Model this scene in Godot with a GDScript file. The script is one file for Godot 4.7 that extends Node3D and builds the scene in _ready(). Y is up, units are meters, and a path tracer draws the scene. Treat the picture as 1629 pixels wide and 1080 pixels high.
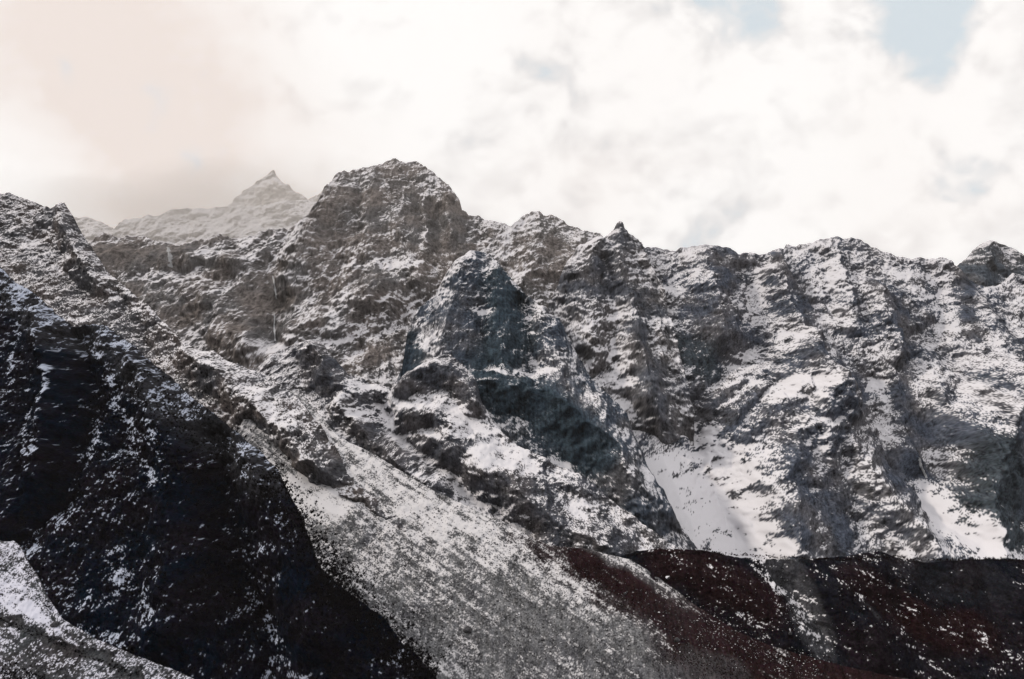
extends Node3D
# A cloudy mountain range above a valley: a camera on the opposite slope looks across a dark spur,
# a scree fan and an old moraine to snow-dusted rock faces. Metres; the camera is the origin of heights.

const LENS := 2015.0          # focal length in pixels of the survey photograph, 1629 x 1080
const PITCH := 0.174533       # the camera looks up by ten degrees

var noise_big: FastNoiseLite
var noise_bed: FastNoiseLite
var noise_fine: FastNoiseLite
var noise_warp: FastNoiseLite
var noise_soft: FastNoiseLite
var noise_crag: FastNoiseLite
var noise_cloud: FastNoiseLite
var rock_material: StandardMaterial3D
var made := {}

# ---------------------------------------------------------------- helpers

func make_noise(number: int, kind: int, octaves: int, gain: float) -> FastNoiseLite:
	var n := FastNoiseLite.new()
	n.seed = number
	n.noise_type = FastNoiseLite.TYPE_SIMPLEX
	n.frequency = 1.0
	n.fractal_type = kind
	n.fractal_octaves = octaves
	n.fractal_gain = gain
	n.fractal_lacunarity = 2.1
	return n


func sight(px: float, py: float) -> Vector2:
	# bearing (x per metre of distance) and rise (y per metre of distance) of a surveyed point
	var cx := (px - 814.5) / LENS
	var cy := (540.0 - py) / LENS
	var far := cos(PITCH) - cy * sin(PITCH)
	return Vector2(cx / far, (cy * cos(PITCH) + sin(PITCH)) / far)


func tag(o: Node, label: String, category: String, group := "", kind := "") -> void:
	o.set_meta("label", label)
	o.set_meta("category", category)
	if group != "":
		o.set_meta("group", group)
	if kind != "":
		o.set_meta("kind", kind)


func commit(called: String, mesh: Mesh, mat: Material, parent: Node) -> MeshInstance3D:
	var o := MeshInstance3D.new()
	o.name = called
	o.mesh = mesh
	o.material_override = mat
	parent.add_child(o, true)
	return o


# ---------------------------------------------------------------- mountains
# A mountain is a slope  distance = foot + height / steep + turn * x  with ridges and gullies laid on it,
# and rock relief on top of those. "x" and height are world metres.

class Mountain:
	var foot := 1000.0
	var steep := 0.75
	var turn := 0.0
	var metre := 1.0             # metres per surveyed pixel halfway up
	var bed := 0.0               # dip of the strata, radians
	var big := 1.2               # amounts of the three scales of relief
	var layers := 1.0
	var grain := 1.0
	var stretch := 0.7           # under 1: flutes run down the face
	var line := 0.62             # how level a place must be to hold snow
	var soft := 0.05
	var rock := Color(0.1, 0.1, 0.1)
	var other := Color(0.1, 0.09, 0.08)
	var patch := Color(0.05, 0.05, 0.05)
	var snow := Color(0.56, 0.545, 0.57)
	var dust := 0.16
	var flute := 0.06
	var spark := 0.2
	var squash := 0.9            # over 1: bedded; under 1: drawn out down the face
	var pale := Color(0.09, 0.09, 0.095)
	var fine := 1.0              # size of the smallest flecks of snow
	var drift := 0.0             # streaks of rubble and snow along the dip
	var lee := 0.22              # the wind leaves more snow on the left-hand sides
	var speckle := 0.35
	var warp := 10.0
	var step := 1.3
	var crest_fade := 26.0
	var number := 0.0
	var top := PackedVector2Array()
	var low := PackedVector2Array()
	var corner := Vector2.ZERO
	var cell := 1.0
	var wide := 0
	var high := 0
	var laid := PackedColorArray()   # r ridge height, g snow, b roughness, a tint


func on(m: Mountain, px: float, py: float, nearer := 0.0) -> Vector2:
	var v := sight(px, py)
	var z := (m.foot - nearer) / (1.0 - v.y / m.steep - m.turn * v.x)
	return Vector2(v.x * z, v.y * z)


func outline(m: Mountain, flat: Array) -> PackedVector2Array:
	var line := PackedVector2Array()
	for k in range(0, flat.size(), 2):
		line.append(on(m, flat[k], flat[k + 1]))
	return line


func height_of(line: PackedVector2Array, x: float) -> float:
	var n := line.size()
	if x <= line[0].x:
		return line[0].y
	for k in range(1, n):
		if x <= line[k].x:
			var w := maxf(line[k].x - line[k - 1].x, 0.0001)
			return lerpf(line[k - 1].y, line[k].y, (x - line[k - 1].x) / w)
	return line[n - 1].y


func prepare(m: Mountain, top: Array, low: Array) -> void:
	m.top = outline(m, top)
	m.low = outline(m, low)
	var lo := m.top[0]
	var hi := lo
	for p in m.top:
		lo = lo.min(p)
		hi = hi.max(p)
	for p in m.low:
		lo.y = minf(lo.y, p.y)
		hi.y = maxf(hi.y, p.y)
	m.metre = (m.foot + (lo.y + hi.y) * 0.5 / m.steep) / LENS
	m.cell = m.metre * 3.0
	m.corner = lo - Vector2.ONE * m.cell * 8.0
	m.wide = int((hi.x - lo.x) / m.cell) + 18
	m.high = int((hi.y - lo.y) / m.cell) + 18
	m.laid.resize(m.wide * m.high)
	m.laid.fill(Color(0, 0, 1, 0))


func lay(m: Mountain, what: String, width: float, amount: float, flat: Array) -> void:
	# a band along a line: "ridge" (metres towards the valley), "snow", "rough" or "tint"
	var w := width * m.metre
	var line := PackedVector2Array()
	for k in range(0, flat.size(), 2):
		line.append(on(m, flat[k], flat[k + 1], amount * 0.6 if what == "ridge" else 0.0))
	var lo := line[0]
	var hi := lo
	for p in line:
		lo = lo.min(p)
		hi = hi.max(p)
	lo = ((lo - Vector2.ONE * w - m.corner) / m.cell).floor()
	hi = ((hi + Vector2.ONE * w - m.corner) / m.cell).ceil()
	for j in range(maxi(0, int(lo.y)), mini(m.high, int(hi.y) + 1)):
		for i in range(maxi(0, int(lo.x)), mini(m.wide, int(hi.x) + 1)):
			var p := m.corner + Vector2(i, j) * m.cell
			var d := w
			if line.size() == 1:
				d = p.distance_to(line[0])
			for k in range(1, line.size()):
				d = minf(d, p.distance_to(Geometry2D.get_closest_point_to_segment(p, line[k - 1], line[k])))
			if d < w:
				var at := j * m.wide + i
				var c := m.laid[at]
				var f := 1.0 - d / w
				if what == "ridge":
					c.r += amount * f
				else:
					f = minf(1.0, f * 2.0)
					if what == "snow":
						c.g += amount * f
					elif what == "rough":
						c.b = lerpf(c.b, amount, f)
					else:
						c.a = lerpf(c.a, amount, f)
				m.laid[at] = c


func sample(m: Mountain, x: float, y: float) -> Color:
	var gx := clampf((x - m.corner.x) / m.cell, 0.0, m.wide - 1.01)
	var gy := clampf((y - m.corner.y) / m.cell, 0.0, m.high - 1.01)
	var i := int(gx)
	var j := int(gy)
	var at := j * m.wide + i
	var a := m.laid[at].lerp(m.laid[at + 1], gx - i)
	var b := m.laid[at + m.wide].lerp(m.laid[at + m.wide + 1], gx - i)
	return a.lerp(b, gy - j)


var found := Color()

func surface(m: Mountain, x: float, y: float, below: float) -> Vector3:
	# the point of the mountainside at x and height y; "below" is how far it lies under the crest
	var k := 1.0 / m.metre
	var wx := noise_warp.get_noise_3d(x * k / 60.0, y * k / 60.0, m.number)
	var wy := noise_warp.get_noise_3d(x * k / 60.0, y * k / 60.0, m.number + 40.0)
	var c := sample(m, x + wx * m.warp * m.metre, y + wy * m.warp * m.metre)
	found = c
	var u := (x * cos(m.bed) + y * sin(m.bed)) * k
	var v := (y * cos(m.bed) - x * sin(m.bed)) * k * m.squash
	var n1 := noise_big.get_noise_3d((x * k + wy * 14.0) / 95.0, (y * k + wx * 14.0) * m.stretch / 95.0, m.number)
	var n2 := noise_bed.get_noise_3d(u / 62.0, v / 24.0 + wx * 0.6, m.number + 7.0)
	var n3 := noise_fine.get_noise_3d(u / 13.0, v / 7.0, m.number + 3.0)
	var n0 := noise_crag.get_noise_3d((x * k + wx * 40.0) / 105.0, (y * k + wy * 40.0) * m.stretch / 90.0, m.number + 21.0)
	var n4 := noise_crag.get_noise_3d((u + wx * 20.0) / 36.0, (v + wy * 16.0) / 28.0, m.number)
	var n5 := noise_crag.get_noise_3d((u + n2 * 3.0) / 11.5, (v + wx * 6.0) / 9.0, m.number + 60.0)
	var d := c.b * m.metre * (10.0 * m.big * n1 - 30.0 * m.big * (n0 + 0.5) + 2.2 * m.layers * n2 - 18.0 * m.layers * (n4 + 0.5) - 6.5 * m.grain * (n5 + 0.5) + 1.5 * m.grain * n3)
	var fade := clampf(below * k / m.crest_fade, 0.0, 1.0)
	var nearer := c.r * fade + d * (0.55 + 0.45 * fade)
	return Vector3(x + 0.25 * n2 * c.b * m.metre, y + d * (0.30 - 0.18 * fade), -(m.foot + y / m.steep + m.turn * x - nearer))


func raise(m: Mountain, called: String, material: Material, parent: Node) -> MeshInstance3D:
	var t0 := Time.get_ticks_msec()
	var stepx := m.step * m.metre
	var x0 := m.top[0].x
	var x1 := m.top[m.top.size() - 1].x
	var places := PackedFloat32Array()
	var walk := x0
	while walk < x1:
		places.append(walk)
		var lean := (height_of(m.top, walk + stepx) - height_of(m.top, walk)) / stepx
		walk += stepx * clampf(1.0 / sqrt(1.0 + lean * lean * 0.4), 0.25, 1.0)
	var columns := places.size()
	var starts := PackedInt32Array()
	var counts := PackedInt32Array()
	var points := PackedVector3Array()
	var laid := PackedColorArray()
	for i in columns:
		var x := places[i]
		var y1 := height_of(m.top, x)
		var y0 := height_of(m.low, x)
		var rows := maxi(2, int((y1 - y0) / stepx) + 1)
		starts.append(points.size())
		counts.append(rows + 3)
		var crest := surface(m, x, y1, 0.0)
		var c := found
		points.append(crest + Vector3(0, -150, -170) * m.metre)
		points.append(crest + Vector3(0, -30, -45) * m.metre)
		points.append(crest + Vector3(0, -3.5, -7.0) * m.metre)
		laid.append(c)
		laid.append(c)
		laid.append(c)
		for j in rows:
			points.append(surface(m, x, y1 - j * stepx, j * stepx))
			laid.append(found)
	var total := points.size()
	var normals := PackedVector3Array()
	normals.resize(total)
	var colors := PackedColorArray()
	colors.resize(total)
	var k := 1.0 / m.metre
	var cb := cos(m.bed)
	var sb := sin(m.bed)
	var chance := RandomNumberGenerator.new()
	chance.seed = int(m.number * 100.0) + 5
	for i in columns:
		var s := starts[i]
		var n := counts[i]
		var il := maxi(i - 1, 0)
		var ir := mini(i + 1, columns - 1)
		var sl := starts[il]
		var nl := counts[il] - 1
		var sr := starts[ir]
		var nr := counts[ir] - 1
		for j in n:
			var p := points[s + j]
			var jj := mini(j, mini(nl, nr))
			var across := points[sr + jj] - points[sl + jj]
			var along := points[s + maxi(j - 1, 0)] - points[s + mini(j + 1, n - 1)]
			var q := across.cross(along).normalized()
			normals[s + j] = q
			var c := laid[s + j]
			var u := (p.x * cb + p.y * sb) * k
			var v := (p.y * cb - p.x * sb) * k * m.squash
			var g := noise_soft.get_noise_3d(u / (5.5 * m.fine), v / (3.8 * m.fine), m.number)
			var g2 := noise_soft.get_noise_3d(u / 46.0, v / 17.0, m.number + 5.0)
			var fall := noise_soft.get_noise_3d(p.x * k / 6.0, p.y * k / 60.0, m.number + 11.0)
			var run := noise_soft.get_noise_3d(u / 130.0, v / 6.0, m.number + 15.0) if m.drift > 0.0 else 0.0
			var h := noise_soft.get_noise_3d(p.x * k / 90.0, p.y * k / 90.0, m.number + 9.0)
			var bias := c.g * (0.75 + 0.9 * g2 + 0.5 * g)
			var hold := q.y - q.x * m.lee - m.line + bias + g * m.speckle * 0.55 + g2 * 0.34 + h * 0.24 - 0.09 + fall * m.flute + run * m.drift + (chance.randf() - 0.5) * 2.0 * m.spark
			var white := smoothstep(-m.soft, m.soft, hold)
			var luck := chance.randf()
			white = maxf(white, m.dust * clampf(1.0 + c.g * 1.6, 0.0, 1.0) * (0.45 + 2.2 * luck * luck * luck) * clampf(0.55 + hold * 1.1 + g * 0.8, 0.0, 1.0))
			var tint := c.a + g * 0.25 * absf(c.a)
			var rock := m.rock.lerp(m.other, clampf(0.5 + h * 1.4, 0.0, 1.0))
			if tint > 0.0:
				rock = rock.lerp(m.patch, clampf(tint, 0.0, 1.0))
			elif tint < 0.0:
				rock = rock.lerp(m.pale, clampf(-tint, 0.0, 1.0))
			rock = rock * maxf(0.15, 1.0 + 0.6 * g + 0.5 * fall + 0.5 * g2 + (chance.randf() - 0.5) * 0.8)
			colors[s + j] = rock.lerp(m.snow, white)
	var index := PackedInt32Array()
	for i in columns - 1:
		var a := starts[i]
		var b := starts[i + 1]
		var na := counts[i]
		var nb := counts[i + 1]
		var n := mini(na, nb)
		for j in n - 1:
			index.append_array([a + j, b + j, a + j + 1, b + j, b + j + 1, a + j + 1])
		for j in range(n - 1, na - 1):
			index.append_array([a + j, b + nb - 1, a + j + 1])
		for j in range(n - 1, nb - 1):
			index.append_array([a + na - 1, b + j, b + j + 1])
	var arrays := []
	arrays.resize(Mesh.ARRAY_MAX)
	arrays[Mesh.ARRAY_VERTEX] = points
	arrays[Mesh.ARRAY_NORMAL] = normals
	arrays[Mesh.ARRAY_COLOR] = colors
	arrays[Mesh.ARRAY_INDEX] = index
	var mesh := ArrayMesh.new()
	mesh.add_surface_from_arrays(Mesh.PRIMITIVE_TRIANGLES, arrays)
	made[called] = m
	print(called, " ", total, " points ", Time.get_ticks_msec() - t0, " ms")
	return commit(called, mesh, material, parent)


# ---------------------------------------------------------------- sky

func sky_color(d: Vector3, spots: Array) -> Color:
	# cloud cover with gaps of pale blue; the same rule all round the sky
	var p := d / maxf(d.y + 0.35, 0.12)
	var c1 := noise_soft.get_noise_3d(p.x * 1.6 + 3.0, p.z * 1.6, d.y * 2.0)
	var bend := noise_warp.get_noise_3d(d.x * 7.0, d.y * 7.0, d.z * 7.0 + 9.0) * 0.02
	var c2 := noise_cloud.get_noise_3d(d.x * 7.0 + bend * 9.0, d.y * 9.0 - bend * 9.0, d.z * 7.0)
	var c3 := noise_cloud.get_noise_3d((d.x + bend) * 22.0, (d.y + bend) * 27.0, d.z * 22.0)
	var gap := c1 * 0.4 - 0.30 + c2 * 0.5 + c3 * 0.42
	var warm := c1 * -0.2 + 0.05
	for s in spots:
		var away: Vector3 = d - s[0]
		var q: float = away.length_squared() / (s[1] * s[1])
		if q > 9.0:
			continue
		if s[2] == "gap":
			gap += s[3] * exp(-q)
		else:
			warm += s[3] * exp(-q)
	var white := Color(1.46, 1.455, 1.45)
	var grey := Color(1.04, 1.035, 1.05)
	var blue := Color(0.80, 0.97, 1.09)
	var beige := Color(1.19, 1.06, 1.0)
	var c := white.lerp(grey, clampf(0.15 + c2 * 0.9 + c3 * 0.6, 0.0, 0.8))
	c = c.lerp(beige, clampf(warm * (1.0 + c2 * 0.5 + c3 * 0.3), 0.0, 1.0))
	c = c.lerp(grey, smoothstep(-0.1, 0.25, gap) * 0.6)
	c = c.lerp(blue, smoothstep(0.05, 0.55, gap) * 0.95)
	return c


func ray(px: float, py: float) -> Vector3:
	var v := sight(px, py)
	return Vector3(v.x, v.y, -1.0).normalized()


func make_sky() -> Image:
	var spots := []
	for s in [[1500, 20, 0.035, 0.8], [1440, 10, 0.03, 0.7], [1470, 70, 0.028, 0.7], [1490, 130, 0.02, 0.6], [1150, 5, 0.035, 0.5], [1205, 50, 0.022, 0.45], [1552, 275, 0.028, 0.72], [1500, 305, 0.025, 0.5], [1330, 370, 0.024, 0.35], [930, 70, 0.05, 0.2], [860, 120, 0.03, 0.15], [770, 245, 0.015, 0.25]]:
		spots.append([ray(s[0], s[1]), s[2], "gap", s[3]])
	for s in [[200, 150, 0.16, 0.75], [330, 120, 0.12, 0.3], [260, 280, 0.09, 0.4], [960, 330, 0.06, 0.22], [30, 60, 0.1, 0.2]]:
		spots.append([ray(s[0], s[1]), s[2], "warm", s[3]])
	for s in [[40, 270, 0.06, -0.7], [520, 60, 0.08, -0.5]]:
		spots.append([ray(s[0], s[1]), s[2], "warm", s[3]])
	var w := 512
	var h := 256
	var coarse := Image.create(w, h, false, Image.FORMAT_RGBF)
	for y in int(h * 0.53):
		for x in w:
			coarse.set_pixel(x, y, sky_color(sky_ray(x, y, w, h), spots))
	coarse.resize(4096, 2048, Image.INTERPOLATE_CUBIC)
	for y in range(705, 1040):
		for x in range(1772, 2324):
			coarse.set_pixel(x, y, sky_color(sky_ray(x, y, 4096, 2048), spots))
	return coarse


func sky_ray(x: int, y: int, w: int, h: int) -> Vector3:
	var around := ((x + 0.5) / w - 0.5) * TAU
	var up := (0.5 - (y + 0.5) / h) * PI
	return Vector3(sin(around) * cos(up), sin(up), -cos(around) * cos(up))


# ---------------------------------------------------------------- the place

func _ready() -> void:
	noise_big = make_noise(11, FastNoiseLite.FRACTAL_RIDGED, 4, 0.5)
	noise_bed = make_noise(23, FastNoiseLite.FRACTAL_RIDGED, 3, 0.55)
	noise_fine = make_noise(37, FastNoiseLite.FRACTAL_FBM, 3, 0.65)
	noise_warp = make_noise(41, FastNoiseLite.FRACTAL_FBM, 3, 0.5)
	noise_crag = make_noise(67, FastNoiseLite.FRACTAL_NONE, 1, 0.5)
	noise_crag.noise_type = FastNoiseLite.TYPE_CELLULAR
	noise_crag.cellular_return_type = FastNoiseLite.RETURN_DISTANCE
	noise_crag.cellular_distance_function = FastNoiseLite.DISTANCE_EUCLIDEAN
	noise_cloud = make_noise(79, FastNoiseLite.FRACTAL_FBM, 5, 0.58)
	noise_soft = make_noise(53, FastNoiseLite.FRACTAL_FBM, 3, 0.55)

	var camera := Camera3D.new()
	camera.name = "camera"
	camera.fov = rad_to_deg(2.0 * atan(540.0 / LENS))
	camera.far = 20000.0
	camera.near = 1.0
	camera.rotation.x = PITCH
	add_child(camera)
	camera.current = true

	var sky := Sky.new()
	var air := PanoramaSkyMaterial.new()
	air.panorama = ImageTexture.create_from_image(make_sky())
	sky.sky_material = air
	var env := Environment.new()
	env.background_mode = Environment.BG_SKY
	env.sky = sky
	env.sky_rotation = Vector3(0, PI, 0)
	env.tonemap_mode = Environment.TONE_MAPPER_LINEAR
	env.tonemap_exposure = 0.88
	env.sdfgi_enabled = true
	env.ssao_enabled = true
	env.ssil_enabled = true
	env.fog_enabled = true
	env.fog_density = 0.000008
	env.volumetric_fog_enabled = true
	env.volumetric_fog_density = 0.0
	env.fog_light_color = Color(0.98, 0.95, 0.93)
	var around := WorldEnvironment.new()
	around.name = "surroundings"
	around.environment = env
	add_child(around)

	var sun := DirectionalLight3D.new()
	sun.name = "sun"
	sun.light_energy = 0.8
	sun.light_color = Color(1.0, 0.96, 0.9)
	sun.light_angular_distance = 5.0
	sun.shadow_enabled = true
	sun.basis = Basis.looking_at(Vector3(0.74, -0.66, 0.12))   # from the upper left, veiled by cloud
	add_child(sun)

	rock_material = StandardMaterial3D.new()
	rock_material.resource_name = "rock and snow"
	rock_material.vertex_color_use_as_albedo = true
	rock_material.roughness = 0.95
	rock_material.metallic_specular = 0.06

	build_far()
	build_range()
	build_near()
	build_ground()
	build_details()
	build_mist()
	build_wisps()


func mountain(foot: float, steep: float, turn: float, number: float) -> Mountain:
	var m := Mountain.new()
	m.foot = foot
	m.steep = steep
	m.turn = turn
	m.number = number * 13.7
	return m


func build_far() -> void:
	# the horn in the mist
	var m := mountain(4300, 1.0, 0.0, 1)
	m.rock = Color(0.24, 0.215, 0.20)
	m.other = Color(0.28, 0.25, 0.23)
	m.big = 0.5
	m.line = 0.62
	m.dust = 0.45
	m.crest_fade = 12
	prepare(m, [340, 350, 355, 334, 368, 322, 385, 303, 405, 289, 425, 278, 433, 273, 436, 271, 440, 280, 450, 292, 462, 300, 475, 310, 490, 318, 505, 311, 525, 291, 545, 276, 570, 290, 600, 330], [340, 380, 600, 380])
	lay(m, "ridge", 30, 30, [436, 272, 445, 300, 450, 340])
	lay(m, "snow", 20, 0.3, [370, 325, 430, 280])
	lay(m, "snow", 40, -0.15, [430, 320, 470, 330])
	lay(m, "snow", 26, 0.4, [485, 330, 540, 290])
	var o := raise(m, "horn_peak", rock_material, self)
	tag(o, "pale pointed rock horn rising out of the mist left of the domed peak", "mountain", "", "structure")

	m = mountain(2900, 0.9, 0.0, 2)
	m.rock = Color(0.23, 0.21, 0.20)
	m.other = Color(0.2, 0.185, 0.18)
	m.big = 0.5
	m.line = 0.5
	m.dust = 0.5
	prepare(m, [60, 350, 100, 346, 120, 345, 140, 345, 160, 353, 182, 365, 200, 352, 230, 347, 275, 336, 300, 333, 330, 331, 355, 330, 400, 326, 440, 322, 480, 318, 505, 322, 540, 330, 600, 340], [60, 420, 600, 430])
	lay(m, "snow", 40, 0.3, [230, 368, 300, 360, 420, 365])
	lay(m, "snow", 16, -0.2, [205, 365, 240, 358, 280, 352])
	lay(m, "snow", 14, -0.3, [300, 372, 335, 374])
	lay(m, "snow", 12, -0.2, [390, 345, 460, 345])
	o = raise(m, "snow_plateau", rock_material, self)
	tag(o, "misty snow-covered plateau above the brown cliff at upper left", "mountain", "", "structure")


func build_range() -> void:
	# domed massif
	var m := mountain(1550, 0.75, 0.0, 3)
	m.rock = Color(0.115, 0.10, 0.095)
	m.other = Color(0.085, 0.082, 0.085)
	m.bed = 0.35
	m.squash = 0.6
	m.grain = 1.25
	m.line = 0.74
	m.flute = 0.2
	m.stretch = 0.5
	prepare(m, [70, 440, 90, 425, 120, 405, 145, 388, 165, 374, 190, 379, 225, 374, 255, 386, 290, 390, 330, 386, 345, 377, 372, 379, 400, 374, 440, 366, 465, 360, 478, 352, 492, 340, 510, 317, 530, 290, 545, 277, 560, 272, 575, 268, 600, 258, 625, 254, 645, 257, 668, 262, 690, 278, 712, 295, 728, 312, 735, 330, 745, 338, 770, 343, 790, 351, 812, 359, 860, 400, 900, 460], [70, 470, 200, 560, 300, 640, 420, 660, 640, 660, 700, 560, 900, 480])
	lay(m, "ridge", 40, 40, [545, 300, 500, 370, 470, 420, 450, 440])
	lay(m, "ridge", 30, 26, [600, 275, 590, 330, 575, 400])
	lay(m, "ridge", 26, 24, [640, 330, 640, 400, 670, 440])
	lay(m, "ridge", 26, 30, [715, 315, 735, 400])
	lay(m, "ridge", 20, -28, [690, 330, 700, 400, 690, 440])
	lay(m, "ridge", 34, 30, [150, 405, 290, 405, 380, 420])
	lay(m, "ridge", 40, 40, [290, 450, 350, 500, 390, 560])
	lay(m, "ridge", 30, -40, [440, 430, 437, 540])
	lay(m, "ridge", 40, 40, [480, 530, 560, 480, 640, 440])
	lay(m, "ridge", 30, -30, [560, 560, 640, 500, 690, 480])
	lay(m, "snow", 28, 0.5, [600, 495, 685, 475])
	lay(m, "snow", 18, 0.45, [540, 540, 610, 500])
	lay(m, "snow", 16, 0.45, [515, 545, 545, 540])
	lay(m, "snow", 40, -0.45, [405, 475, 450, 470])
	lay(m, "snow", 32, -0.4, [405, 525, 455, 525])
	lay(m, "snow", 40, -0.2, [610, 340, 720, 350, 730, 400])
	lay(m, "snow", 40, -0.2, [560, 320, 540, 380])
	lay(m, "snow", 12, -0.5, [690, 320, 694, 400])
	lay(m, "snow", 14, -0.5, [728, 330, 736, 405])
	lay(m, "snow", 10, -0.4, [656, 300, 662, 400])
	lay(m, "snow", 12, -0.4, [600, 300, 596, 370])
	lay(m, "ridge", 12, 16, [675, 300, 678, 390])
	lay(m, "ridge", 12, 18, [712, 310, 716, 395])
	lay(m, "ridge", 14, 14, [620, 290, 624, 380])
	lay(m, "ridge", 14, -14, [576, 290, 566, 380])
	lay(m, "snow", 12, 0.3, [520, 400, 560, 400])
	lay(m, "snow", 14, 0.3, [470, 460, 510, 440])
	lay(m, "snow", 34, -0.8, [165, 408, 220, 412, 290, 405])
	lay(m, "snow", 30, -0.3, [220, 460, 300, 500, 360, 500])
	lay(m, "snow", 5, 0.6, [285, 415, 325, 399])
	lay(m, "snow", 5, 0.6, [292, 421, 333, 404])
	lay(m, "snow", 5, 0.6, [300, 430, 345, 411])
	lay(m, "snow", 6, 0.5, [200, 440, 260, 420, 290, 412])
	lay(m, "snow", 9, 0.4, [480, 350, 470, 385, 445, 410, 405, 420])
	lay(m, "snow", 12, 0.35, [518, 442, 568, 424])
	lay(m, "snow", 10, 0.4, [655, 425, 720, 420])
	lay(m, "snow", 16, 0.25, [560, 415, 620, 420, 650, 440])
	lay(m, "snow", 8, 0.4, [640, 285, 680, 295])
	lay(m, "snow", 34, -0.35, [590, 445, 615, 455])
	lay(m, "snow", 24, 0.3, [390, 565, 440, 555, 500, 530])
	lay(m, "snow", 24, -0.2, [640, 540, 600, 560])
	var o := raise(m, "domed_mountain", rock_material, self)
	tag(o, "brown grey domed rock massif, the highest summit of the range", "mountain", "", "structure")

	# brown summit right of the dome
	m = mountain(1520, 0.78, 0.0, 4)
	m.rock = Color(0.12, 0.105, 0.10)
	m.other = Color(0.10, 0.095, 0.095)
	m.bed = 0.3
	m.squash = 0.65
	m.grain = 1.4
	m.line = 0.72
	m.big = 0.7
	prepare(m, [680, 490, 700, 460, 740, 420, 765, 398, 790, 378, 812, 359, 830, 347, 845, 340, 852, 337, 857, 336, 865, 342, 878, 345, 890, 348, 905, 358, 925, 366, 942, 369, 955, 375, 975, 395, 1000, 440, 1040, 510], [680, 520, 850, 560, 1040, 540])
	lay(m, "ridge", 34, 30, [857, 340, 850, 400, 830, 460])
	lay(m, "ridge", 30, 24, [930, 372, 900, 430])
	lay(m, "snow", 16, 0.4, [800, 375, 830, 352])
	lay(m, "snow", 30, 0.15, [800, 400, 830, 430])
	lay(m, "snow", 40, -0.2, [880, 380, 900, 420])
	o = raise(m, "brown_summit", rock_material, self)
	tag(o, "broad brown summit with jagged crest between the dome and the sharp pyramid", "mountain", "", "structure")

	# snowy range on the right
	m = mountain(1400, 0.75, 0.0, 5)
	m.rock = Color(0.052, 0.06, 0.08)
	m.other = Color(0.078, 0.076, 0.084)
	m.patch = Color(0.034, 0.042, 0.05)
	m.bed = 0.5
	m.line = 0.72
	m.step = 1.4
	m.spark = 0.26
	prepare(m, [920, 440, 985, 405, 1010, 392, 1030, 390, 1050, 394, 1075, 398, 1100, 391, 1120, 389, 1140, 392, 1160, 399, 1175, 404, 1190, 402, 1215, 404, 1228, 398, 1247, 396, 1250, 389, 1280, 388, 1305, 384, 1322, 380, 1345, 382, 1370, 383, 1385, 391, 1400, 399, 1425, 408, 1450, 409, 1480, 412, 1500, 411, 1514, 417, 1528, 430, 1542, 447, 1556, 457, 1570, 459, 1584, 455, 1598, 446, 1612, 437, 1640, 440, 1680, 450], [920, 600, 950, 780, 1000, 900, 1100, 915, 1680, 915])
	m.big = 0.8
	lay(m, "ridge", 44, 50, [1120, 396, 1130, 450, 1150, 520])
	lay(m, "ridge", 26, 44, [1236, 402, 1250, 470, 1288, 530, 1276, 600])
	lay(m, "ridge", 34, 50, [1390, 450, 1425, 530, 1440, 620, 1462, 720])
	lay(m, "ridge", 24, 30, [1330, 400, 1345, 450, 1360, 520])
	lay(m, "ridge", 40, -44, [1185, 440, 1205, 540, 1130, 620, 1105, 690])
	lay(m, "ridge", 60, -44, [1500, 450, 1500, 520, 1410, 610, 1420, 650, 1490, 780, 1530, 860])
	lay(m, "ridge", 60, 84, [1290, 560, 1320, 610, 1262, 690, 1250, 760, 1266, 880])
	lay(m, "ridge", 50, 60, [1320, 610, 1350, 700, 1410, 790, 1500, 880])
	lay(m, "ridge", 30, 30, [1300, 700, 1322, 780, 1330, 870])
	lay(m, "ridge", 24, 36, [1095, 690, 1180, 600])
	lay(m, "ridge", 22, 34, [1135, 695, 1222, 612])
	lay(m, "ridge", 22, 34, [1185, 690, 1262, 622])
	lay(m, "ridge", 60, -36, [1090, 650, 1110, 720, 1160, 820, 1190, 880])
	lay(m, "ridge", 60, 100, [1640, 600, 1580, 715, 1575, 790, 1600, 890])
	lay(m, "ridge", 40, 40, [1480, 560, 1500, 640, 1540, 700])
	lay(m, "snow", 60, 0.28, [1270, 420, 1330, 420, 1300, 450])
	lay(m, "snow", 30, 0.3, [1190, 430, 1210, 470, 1180, 500])
	lay(m, "snow", 30, 0.3, [1070, 460, 1105, 440])
	lay(m, "snow", 20, 0.35, [1175, 550, 1240, 555, 1250, 535])
	lay(m, "snow", 34, 0.4, [1470, 470, 1510, 480, 1525, 510])
	lay(m, "snow", 70, -0.12, [1560, 580, 1600, 640])
	lay(m, "snow", 70, -0.1, [1360, 680, 1440, 760])
	lay(m, "snow", 50, 0.1, [1440, 430, 1520, 430])
	lay(m, "snow", 16, 0.4, [1395, 610, 1420, 590])
	lay(m, "snow", 12, 0.5, [1405, 615, 1418, 640])
	lay(m, "snow", 24, 0.35, [1225, 640, 1280, 615])
	lay(m, "snow", 30, 0.25, [1230, 670, 1330, 640])
	lay(m, "snow", 36, 0.35, [1270, 700, 1300, 690])
	lay(m, "snow", 50, 0.45, [1090, 680, 1140, 740, 1170, 790])
	lay(m, "snow", 60, 0.9, [1070, 770, 1110, 820, 1150, 870, 1210, 890])
	lay(m, "snow", 40, 0.4, [1120, 700, 1160, 740, 1150, 800])
	lay(m, "snow", 40, 0.25, [1190, 730, 1230, 760])
	lay(m, "snow", 20, 0.4, [1100, 690, 1130, 675])
	lay(m, "snow", 16, -0.55, [1232, 405, 1240, 440])
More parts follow.
